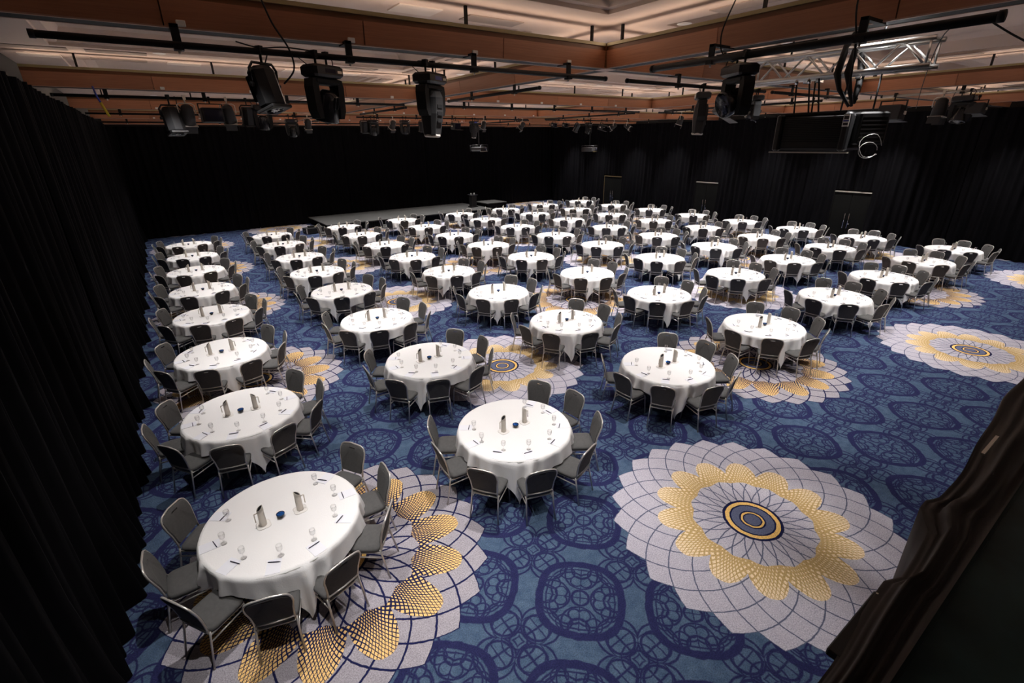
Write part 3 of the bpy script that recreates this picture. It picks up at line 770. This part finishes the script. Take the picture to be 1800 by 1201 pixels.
#RIG
# ================================================================ RIGGING: pipes, stage lights, truss, loudspeaker
def pipe(a, b, label, r=.027, mname='black', clamps=None, straps=True, group='black rigging pipes under the timber beams'):
    a, b = Vector(a), Vector(b); L = (b - a).length; t = (b - a) / L
    root = empty('rigging_pipe', a, math.atan2(t.y, t.x), label=label, cat='pipe', group=group)
    MB().tube([(0, 0, 0), (L, 0, 0)], r, 10).obj('tube', mname, root)
    MB().tube([(-.012, 0, 0), (.03, 0, 0)], r * 1.15, 10).obj('end_cap', 'black', root); MB().tube([(L - .03, 0, 0), (L + .012, 0, 0)], r * 1.15, 10).obj('end_cap', 'black', root)
    k = clamps[0] if clamps else .8
    while k < L - .1:
        h = ZB - a.z + .02
        br = MB()
        if abs(a.x - 5.78) < .01 and t.y > .9: br.box(k - .03, k + .03, -.40, .012, h - .03, h)
        if abs(a.y - 6.01) < .02 and t.x > .9: br.box(k - .03, k + .03, -.012, .22, h - .03, h)
        st_ = br.box(k - .035, k + .035, -.012, .012, -.02, h).box(k - .04, k + .04, -.045, .045, -.045, -.0).obj('strap', 'black', root)
        MB().lathe([(.012, 0), (.012, .03)], 6, (k, .0, -.075)).obj('bolt', 'steel', st_)
        k += clamps[1] if clamps else 1.63
    return root
pipe((-.56, 6.0, 5.9), (6.02, 6.0, 5.9), 'black pipe under nearest beam across upper left, carrying three large lights', .03, clamps=(1.02, 1.6))
pipe((6.52, 6.02, 5.9), (10.6, 6.02, 5.9), 'black pipe under nearest cross beam, right of the beam crossing', .03, clamps=(1.3, 1.6))
pipe((10.9, 6.02, 5.9), (14.9, 6.02, 5.9), 'black pipe under nearest cross beam, ending at the second crossing', .03)
pipe((5.78, 1.42, 5.9), (5.78, 4.9, 5.9), 'thick black pipe above silver truss at upper right', .04, clamps=(1.0, 1.6))
pipe((6.15, 7.8, 5.93), (6.15, 11.3, 5.93), 'black lengthwise pipe behind the first beam crossing', .03)
pipe((6.15, 13.8, 5.93), (6.15, 17.5, 5.93), 'second black lengthwise pipe beyond the first crossing', .03)
pipe((6.15, 20.4, 5.93), (6.15, 25.0, 5.93), 'third black lengthwise pipe beyond the first crossing', .03)
for i, Y in enumerate(BY[1:4]):
    for j, (x0, x1) in enumerate(((-1.2, 5.7), (6.7, 14.7), (15.8, 24.0))):
        pipe((x0, Y + .02, 5.93), (x1, Y + .02, 5.93), 'black pipe under %s cross beam, %s section from left curtain' % (ORD[i + 1], ORD[j]), .028)
for j, (y0, y1) in enumerate(((1.6, 5.6), (7.0, 12.2), (13.6, 18.9), (20.2, 25.4))):
    pipe((15.25, y0, 5.93), (15.25, y1, 5.93), 'grey pipe under second lengthwise beam, %s section from balcony' % ORD[j], .03, 'steel' if j == 0 else 'black')
# white junction boxes clipped to the beam faces
jb = MB().bev(0, -.012, 0, .075, .03, .05, .004).mesh('junction_box', 'white')
k = 0
for j, Y in enumerate(BY[:4]):
    for i in range([4, 9, 10, 10][j]):
        x = .53 + 1.6 * i
        if min(abs(x - bx_) for bx_ in BX) < .3: continue
        o = bpy.data.objects.new('junction_box', jb); C.objects.link(o); o.location = (x, Y - HW - .002, 6.09)
        tag(o, 'small white box on %s cross beam, %s from left curtain' % (ORD[j], ORD[i]), 'junction box', 'white junction boxes on the timber beams')

def clampmb(b, x, z0, z1):
    b.box(x - .022, x + .022, -.03, .03, z1 - .02, z1 + .05); b.tube([(x, 0, z1), (x, 0, z0)], .013, 6); return b
def profile_spot(loc, rz, tilt, label, sc=1.0, grp='theatre lights hanging from the pipes'):
    t = empty('profile_spotlight', loc, rz, label=label, cat='stage light', group=grp); t.scale = (sc,) * 3
    clampmb(MB(), 0, -.10, 0).obj('clamp', 'black', t)
    MB().tube([(-.155, 0, -.30), (-.165, 0, -.16), (-.12, 0, -.105), (.12, 0, -.105), (.165, 0, -.16), (.155, 0, -.30)], .014, 6).obj('yoke', 'black_gloss', t)
    m = Tm((0, 0, -.30), 0, tilt)
    b = MB(); oc = [(.145 * math.cos(PI / 8 + k * PI / 4), .12 * math.sin(PI / 8 + k * PI / 4)) for k in range(8)]
    vs = [(x * f, y * f, z) for z, f in ((-.22, .9), (-.20, 1.0), (.12, 1.0), (.16, .8)) for x, y in oc]; fs = [(l * 8 + i, l * 8 + (i + 1) % 8, l * 8 + 8 + (i + 1) % 8, l * 8 + 8 + i) for l in range(3) for i in range(8)]
    fs += [tuple(reversed(range(8))), tuple(range(24, 32))]
    b.add(vs, fs, False, m).obj('body', 'body', t)
    MB().bev(0, .12, 0, .16, .08, .26, .012, m).obj('heat_sink', 'black_gloss', t)
    MB().bev(0, 0, -.235, .25, .25, .03, .006, m).obj('gel_frame', 'grey_body', t)
    MB().lathe([(.001, -.252), (.09, -.252)], 16, (0, 0, 0), m).obj('lens', 'lens', t)
    for s in (-1, 1): MB().tube([(s * .15, 0, -.30), (s * .18, 0, -.30)], .022, 8).obj('tilt_knob', 'black', t)
    MB().tube([(.1, .12, -.20), (.16, .14, -.10), (.14, .05, .0), (.10, 0, .03)], .007, 5).obj('cable', 'black', t)
    return t
def moving_head(loc, rz, tilt, label, long_head=False, sc=1.0):
    t = empty('moving_head_light', loc, rz, label=label, cat='stage light', group='theatre lights hanging from the pipes'); t.scale = (sc,) * 3
    for s in (-1, 1): clampmb(MB(), s * .075, -.09, 0).obj('clamp', 'black', t)
    bs = MB().bev(0, 0, -.15, .40, .26, .12, .025).obj('base', 'body', t)
    MB().box(-.07, .07, -.1315, -.128, -.17, -.13).obj('display', 'bluep' if long_head else 'lens', bs)
    MB().box(.10, .16, -.1315, -.128, -.165, -.14).obj('socket_plate', 'steel', bs)
    y = MB(); hgt = .40 if not long_head else .34
    for s in (-1, 1):
        o = [(s * .11, -.215), (s * .20, -.225), (s * .215, -.30), (s * .205, -.22 - hgt * .8), (s * .17, -.22 - hgt), (s * .12, -.22 - hgt), (s * .135, -.30)]
        if s > 0: o = o[::-1]
        y.prism(o, -.07, .07)
    y.bev(0, 0, -.245, .34, .16, .07, .02).obj('yoke', 'black', t)
    zc = -.22 - hgt * .62
    m = Tm((0, 0, zc), 0, tilt)
    if long_head:
        h = MB(); prof = [(-.36, .085, .08), (-.34, .10, .09), (-.10, .125, .12), (.08, .125, .12), (.15, .09, .10)]
        vs = []; 
        for z, a, b_ in prof: vs += [(-a, -b_ * .6, z), (-a * .6, -b_, z), (a * .6, -b_, z), (a, -b_ * .6, z), (a, b_ * .6, z), (a * .6, b_, z), (-a * .6, b_, z), (-a, b_ * .6, z)]
        fs = [(l * 8 + i, l * 8 + (i + 1) % 8, l * 8 + 8 + (i + 1) % 8, l * 8 + 8 + i) for l in range(4) for i in range(8)] + [tuple(reversed(range(8))), tuple(range(32, 40))]
        hd = h.add(vs, fs, False, m).obj('head', 'grey_body', t)
        MB().lathe([(.09, -.375), (.105, -.36), (.10, -.34)], 16, (0, 0, 0), m).obj('lens_ring', 'steel', hd)
        for z in (-.02, -.10, -.18): MB().box(-.05, .05, -.128, -.12, z - .02, z + .02, m).obj('vent', 'black', hd)
    else:
        hd = MB().lathe([(.05, -.17), (.145, -.17), (.15, -.155), (.13, -.04), (.115, .02), (.11, .10), (.06, .14), (.001, .145)], 18, (0, 0, 0), m).obj('head', 'black_gloss', t)
        for k in range(12):
            a = 2 * PI * k / 12; MB().box(-.004, .004, .10, .135, -.02, .10, m @ Matrix.Rotation(a, 4, 'Z')).obj('cooling_fin', 'grey_body', hd)
        MB().lathe([(.001, -.172), (.135, -.172)], 18, (0, 0, 0), m).obj('lens', 'lens', hd)
    MB().tube([(-.15, .05, -.09), (-.2, .1, -.03), (-.14, .05, .03), (-.05, 0, .035)], .006, 5).obj('cable', 'black', t)
    MB().tube([(.15, .05, -.09), (.22, .06, -.14), (.2, .04, -.02), (.10, 0, .03)], .006, 5).obj('cable', 'black', t)
    return t
def flood(loc, rz, tilt, label, sc=1.0, face='lens'):
    t = empty('floodlight', loc, rz, label=label, cat='stage light', group='theatre lights hanging from the pipes'); t.scale = (sc,) * 3
    clampmb(MB(), 0, -.08, 0).obj('clamp', 'black', t)
    MB().box(-.23, .23, -.012, .012, -.10, -.08).box(-.235, -.215, -.012, .012, -.33, -.08).box(.215, .235, -.012, .012, -.33, -.08).obj('yoke', 'black', t)
    m = Tm((0, 0, -.31), 0, tilt)
    bd_ = MB().bev(0, 0, 0, .41, .26, .28, .02, m).obj('body', 'grey_body', t)
    MB().box(-.17, .17, -.135, -.131, -.11, .11, m).obj('front_glass', face, bd_)
    MB().box(-.205, .205, -.30, -.13, .128, .136, m).obj('barn_door', 'grey_body', bd_); MB().box(-.205, .205, -.30, -.13, -.136, -.128, m).obj('barn_door', 'grey_body', bd_)
    for s in (-1, 1): MB().box(-.01 + s * .235, .01 + s * .235, -.03, .03, -.03, .03, m).obj('tilt_knob', 'steel', bd_)
    return t
def par(loc, rz, tilt, label, sc=1.0):
    t = empty('par_can', loc, rz, label=label, cat='stage light', group='theatre lights hanging from the pipes'); t.scale = (sc,) * 3
    clampmb(MB(), 0, -.07, 0).obj('clamp', 'steel', t)
    MB().tube([(-.13, 0, -.24), (-.13, 0, -.10), (-.09, 0, -.075), (.09, 0, -.075), (.13, 0, -.10), (.13, 0, -.24)], .010, 6).obj('yoke', 'steel', t)
    m = Tm((0, 0, -.24), 0, tilt)
    b = MB().lathe([(.05, .15), (.09, .12), (.11, -.02), (.115, -.16), (.10, -.16), (.095, -.04), (.001, -.03)], 14, (0, 0, 0), m).obj('can', 'grey_body', t)
    MB().bev(0, 0, -.17, .24, .24, .016, .004, m).obj('gel_frame', 'steel', b)
    MB().lathe([(.001, -.182), (.09, -.182)], 12, (0, 0, 0), m).obj('lens', 'lens', b)
    for s in (-1, 1):
        MB().box(-.10, .10, s * .12, s * .125, -.29, -.17, m).obj('barn_door', 'grey_body', b)
    return t
profile_spot((1.15, 6.0, 5.9), .55, -.28, 'large black profile spotlight, leftmost of the three big lights at upper left')
moving_head((1.74, 6.0, 5.9), .45, .35, 'black moving head with open yoke, middle of the three big upper lights', sc=.98)
moving_head((3.02, 6.0, 5.9), .5, .05, 'black moving head with long grey barrel, rightmost of the three big upper lights', True, 1.0)
moving_head((8.55, 6.02, 5.9), .7, .05, 'dark moving head with long barrel at upper right, left of floodlight', True, 1.0)
flood((9.3, 6.02, 5.9), .9, .5, 'wide floodlight with open barn doors, between two moving heads upper right', 1.05)
moving_head((10.35, 6.02, 5.9), .8, .4, 'small round moving head left of the black loudspeaker', False, .85)
mv = moving_head((5.78, 3.62, 5.9), 1.15, 1.3, 'bulky black moving light tilted sideways beside left end of truss', False, 1.0)
MB().box(-.03, .03, -.135, -.13, -.19, -.15).obj('lit_panel', 'yellow', mv)
# the far rows: (x, row y, kind, turn, tilt, scale)
far_l = [(.58, 1, 'p', .3, -.25, 1.25), (.86, 1, 'c', .2, .5, 1.2), (1.30, 1, 'f', .1, 0, 1.0), (1.62, 1, 'c', -.2, .5, 1.1), (2.0, 1, 'p', .2, .2, .95), (2.28, 1, 'm', .1, .3, .9),
         (4.35, 2, 'm', 0, .4, 1.0), (6.95, 2, 'p', 0, .2, 1.0), (4.9, 2, 'c', 0, .3, 1.0), (7.3, 2, 'm', .2, .3, .95), (8.1, 2, 'c', .2, .6, 1.0), (8.6, 2, 'm', .1, .2, .9), (9.35, 2, 'p', .1, .2, .95),
         (10.9, 2, 'f', .3, .1, .95), (11.8, 2, 'M', .2, .1, .95), (12.3, 2, 'c', .2, .4, .95), (14.4, 2, 'c', .4, .8, 1.0), (16.3, 2, 'f', .3, .2, .7), (17.0, 2, 'f', .3, .2, .7), (17.8, 2, 'p', .4, .5, 1.0), (18.6, 2, 'm', .2, .4, .95),
         (19.5, 2, 'f', .5, .3, 1.0), (20.4, 2, 'c', .5, 1.0, 1.05), (21.4, 2, 'c', .5, -1.0, 1.05), (17.1, 1, 'c', .5, .3, 1.0)]
KN = {'p': 'profile spotlight', 'c': 'par can', 'f': 'floodlight', 'm': 'moving head', 'M': 'long barrel moving head'}
cnt = {}
for x, row, kd, rz, tl, sc in far_l:
    cnt[row] = cnt.get(row, 0) + 1
    lb = 'small %s, %s light from left on %s row of beams' % (KN[kd], ORD[(cnt[row] - 1) % 15] if cnt[row] <= 15 else ['sixteenth', 'seventeenth', 'eighteenth', 'nineteenth', 'twentieth'][cnt[row] - 16], ORD[row])
    loc = (x, BY[row] + .02, 5.93)
    if kd == 'p': profile_spot(loc, rz, tl, lb, sc)
    elif kd == 'c': par(loc, rz, tl, lb, sc)
    elif kd == 'f': flood(loc, rz, tl, lb, sc)
    elif kd == 'm': moving_head(loc, rz, tl, lb, False, sc)
    else: moving_head(loc, rz, tl, lb, True, sc)
flood((15.25, 5.3, 5.93), 1.5, .1, 'large dark floodlight behind the loudspeaker, upper right', 1.25)
par((15.25, 4.35, 5.93), 1.5, .1, 'par can with pale open barn doors, right of the loudspeaker', 1.25)
moving_head((15.25, 3.95, 5.93), 1.5, .3, 'dark moving head right of the pale barn doors', False, 1.0)
flood((15.25, 3.7, 5.8), 1.4, .2, 'rightmost dark floodlight near the right curtain top', .8)
# ---- aluminium box truss
tr = empty('box_truss', (7.0, 2.2, 5.84), PI / 2, label='silver aluminium box truss hanging at upper right above the loudspeaker', cat='truss')
LT = 1.98; hw, hh = .13, .125
for sy in (-1, 1):
    for sz in (-1, 1): MB().tube([(-.04, sy * hw, sz * hh), (LT, sy * hw, sz * hh)], .026, 10).obj('chord', 'alu', tr)
n = 4; dx_ = LT / n
def brace(a, b): MB().tube([a, b], .0125, 6).obj('brace', 'alu', tr)
for k in range(n):
    a, m_, b_ = k * dx_, (k + .5) * dx_, (k + 1) * dx_
    for sy in (-1, 1): brace((a, sy * hw, -hh), (m_, sy * hw, hh)); brace((m_, sy * hw, hh), (b_, sy * hw, -hh))
    for sz in (-1, 1): brace((a, -hw * (1 if k % 2 else -1), sz * hh), (b_, hw * (1 if k % 2 else -1), sz * hh))
for k in (0, LT):
    for sy in (-1, 1): brace((k, sy * hw, -hh), (k, sy * hw, hh))
    for sz in (-1, 1): brace((k, -hw, sz * hh), (k, hw, sz * hh))
for k in (.7, 1.15, 1.3):
    MB().box(k - .03, k + .03, -hw - .04, -hw + .04, -hh - .05, -hh + .04).tube([(k, hw, -hh), (k, hw, -hh - .07)], .02, 6).obj('speaker_clamp', 'chrome', tr)
for k in (.5, 1.5): MB().tube([(k, 0, hh), (k, 0, .45)], .012, 6).obj('suspension_rod', 'black', tr)
# black slings wrapped over the truss
sl = MB()
for p in ([(6.98, 2.93, 6.25), (6.86, 3.0, 6.0), (6.84, 3.03, 5.72), (6.86, 2.98, 5.55), (6.9, 2.85, 5.36)], [(6.98, 2.88, 6.25), (6.88, 2.9, 6.0), (6.84, 2.92, 5.72), (6.86, 2.85, 5.5), (6.9, 2.82, 5.36)],
          [(7.02, 2.9, 6.2), (7.17, 2.95, 5.9), (7.16, 2.9, 5.7), (7.0, 2.85, 5.4)]): sl.tube(p, [.02, .035, .04, .025, .015][:len(p)], 8)
tag(sl.obj('lifting_sling', 'black'), 'thick black fabric slings looped over the silver truss', 'sling')
# ---- loudspeaker
sp = empty('line_array_speaker', (6.9, 3.22, 5.085), -PI / 2, label='wide black loudspeaker with horizontal grille slats hanging below the truss', cat='loudspeaker')
MB().bev(0, .26, 0, .86, .50, .42, .03).obj('cabinet', 'black', sp)
for s in (-1, 1): MB().bev(s * .40, .0, 0, .085, .10, .44, .02).obj('side_fin', 'body', sp)
for k in range(13): MB().box(-.345, .345, -.018, .012, .155 - k * .021, .166 - k * .021, Tm((0, 0, 0), 0, 0)).obj('grille_slat', 'grey_body', sp)
MB().box(-.35, .35, -.006, .01, -.17, -.105).obj('lower_panel', 'body', sp)
MB().box(-.48, .48, -.03, .01, -.24, -.225).obj('bottom_rail', 'steel', sp)
lb = MB().box(.365, .435, -.056, -.051, .06, .19).obj('white_label', 'white', sp); MB().box(.37, .43, -.0575, -.056, .115, .13).obj('blue_stripe', 'bluep', lb); MB().box(.375, .425, -.0575, -.056, .075, .10).obj('grey_print', 'grey_body', lb); MB().box(.375, .425, -.0575, -.056, .14, .175).obj('grey_print', 'grey_body', lb)
MB().box(-.36, .36, .02, .4, .21, .235).obj('flying_frame', 'black', sp)
def sploc(p):
    q = Matrix.Rotation(PI / 2, 4, 'Z') @ (Vector(p) - Vector((6.9, 3.22, 5.085))); return tuple(q)
for a_, b_ in (((6.87, 3.5, 5.70), (6.95, 3.5, 5.31)), ((6.87, 3.35, 5.70), (6.95, 3.32, 5.31)), ((6.87, 3.24, 5.70), (6.95, 3.2, 5.31)), ((6.87, 2.9, 5.70), (6.95, 2.95, 5.31)), ((7.13, 3.4, 5.70), (7.2, 3.4, 5.31))):
    MB().tube([sploc(a_), sploc(b_)], .010, 6).obj('hoist_chain', 'black', sp)
rb = empty('amplifier_rack', (7.05, 2.60, 5.10), -PI * .25, label='black ribbed box with coiled cable at right end of the loudspeaker', cat='amplifier')
MB().bev(0, .12, .02, .32, .26, .36, .02).obj('body', 'black', rb); MB().tube([(0, .10, .18), (0, .10, .64)], .01, 6).obj('hoist_chain', 'black', rb)
for k in range(7): MB().box(-.13, .13, -.02, -.005, .14 - k * .045, .155 - k * .045).obj('rib', 'grey_body', rb)
MB().tube([(.12 * math.cos(a) , -.05 + .02 * math.sin(3 * a), -.17 + .13 * math.sin(a)) for a in [k * PI / 8 for k in range(15)]], .0028, 6).obj('cable_loop', 'frame', rb)
MB().tube([(-.02 + .10 * math.cos(a) , -.06, -.22 + .09 * math.sin(a)) for a in [k * PI / 8 for k in range(16)]], .0028, 6).obj('cable_loop', 'frame', rb)
# ---- projectors on poles
for i, (x, Y, z0, lab) in enumerate(((19.06, 19.9, 4.45, 'right'), (13.9, 22.6, 4.55, 'left'))):
    pj = empty('ceiling_projector', (x, Y, z0), .5, label='projector hanging on a thin pole before the back curtain, %s one' % lab, cat='projector')
    MB().bev(0, 0, .12, .82 if i == 0 else .6, .6, .22, .03).obj('body', 'grey_body', pj)
    MB().tube([(0, 0, .3), (0, 0, ZB - z0)], .025, 8).obj('pole', 'grey_body', pj)
    MB().tube([(-.36, -.3, 0), (-.36, -.3, .31), (.36, -.3, .31), (.36, -.3, 0)], .013, 6).tube([(-.36, .3, 0), (-.36, .3, .31), (.36, .3, .31), (.36, .3, 0)], .013, 6).tube([(-.36, -.3, .31), (-.36, .3, .31)], .013, 6).tube([(.36, -.3, .31), (.36, .3, .31)], .013, 6).obj('cage', 'grey_body', pj)
    MB().lathe([(.07, 0), (.08, .06)], 12, (0, 0, 0), Tm((.15, -.3, .12), 0, PI / 2)).obj('lens', 'lens', pj)
    MB().box(-.36, .3, -.32, -.28, -.005, .02).obj('bottom_edge', 'brass' if i == 0 else 'steel', pj)
# ---- loose cables and straps
def cable(nm, pts, label, r=.009, m_='black'):
    P = [Vector(p) for p in pts]; out = []
    for i in range(len(P) - 1):
        p0 = P[max(i - 1, 0)]; p1 = P[i]; p2 = P[i + 1]; p3 = P[min(i + 2, len(P) - 1)]
        for k in range(6):
            t = k / 6; out.append(.5 * ((2 * p1) + (p2 - p0) * t + (2 * p0 - 5 * p1 + 4 * p2 - p3) * t * t + (3 * p1 - p0 - 3 * p2 + p3) * t ** 3))
    out.append(P[-1])
    return tag(MB().tube(out, r, 6).obj(nm, m_), label, 'cable')
cable('hanging_cable', [(1.22, 5.93, 6.40), (1.30, 5.93, 6.15), (1.42, 5.93, 5.93), (1.44, 5.95, 5.75), (1.33, 6.0, 5.62)], 'black cable curling from the beam to the leftmost big spotlight')
cable('hanging_cable', [(.95, 6, 5.97), (1.15, 5.98, 5.93), (1.4, 6, 5.955), (1.7, 6, 5.94)], 'thin black cable drooping along the upper left pipe', .007)
cable('hanging_cable', [(5.93, 3.9, 6.5), (5.9, 4.0, 6.2), (5.88, 3.95, 5.98), (5.8, 3.75, 5.9)], 'black cable hanging down beside the crossing to the tilted moving light')
cable('hanging_cable', [(5.9, 2.55, 6.6), (5.9, 2.57, 6.2), (5.9, 2.5, 5.85), (5.92, 2.48, 5.45)], 'long vertical black cable in front of the silver truss')
cable('taut_rope', [(5.78, 1.68, 5.9), (6.4, 1.98, 5.87), (9.5, 3.0, 5.75), (15.2, 4.8, 5.62)], 'thin black rope slanting from the pipe down to the right', .005)
cable('taut_rope', [(5.9, 1.5, 5.88), (5.9, 1.36, 5.78), (5.9, 1.18, 5.66), (5.9, .9, 5.45)], 'black rope slanting down out of the upper right corner', .008)
ws = empty('webbing_strap', (-.54, 12.74, 6.03), 0, label='yellow and blue strap dangling from a beam near the left curtain', cat='strap')
MB().tube([(-.02, 0, .05), (0, 0, -.12), (.03, 0, -.22)], .018, 6).obj('blue_part', 'bluep', ws); MB().tube([(.03, 0, -.22), (.07, 0, -.36), (.10, 0, -.46)], .025, 6).obj('yellow_part', 'yellow', ws)
# black fabric scraps hanging over the near lengthwise beam
dp = MB(); 
for y0, y1, d in ((4.35, 3.75, .10), (3.75, 3.1, .06)):
    vs = []; N = 10
    for i in range(N + 1):
        y = y0 + (y1 - y0) * i / N
        vs += [(6.36, y, 6.04), (6.37, y, 6.02 - d * math.sin(PI * i / N) ** .7 * (.8 + .2 * math.sin(i * 2))), (6.40, y, 6.03 - d * math.sin(PI * i / N) * .8)]
    dp.add(vs, [(i * 3 + k, i * 3 + k + 1, i * 3 + 4 + k, i * 3 + 3 + k) for i in range(N) for k in range(2)], True)
tag(dp.obj('fabric_swag', 'black'), 'dark fabric swags tucked under the beam above the truss', 'fabric')
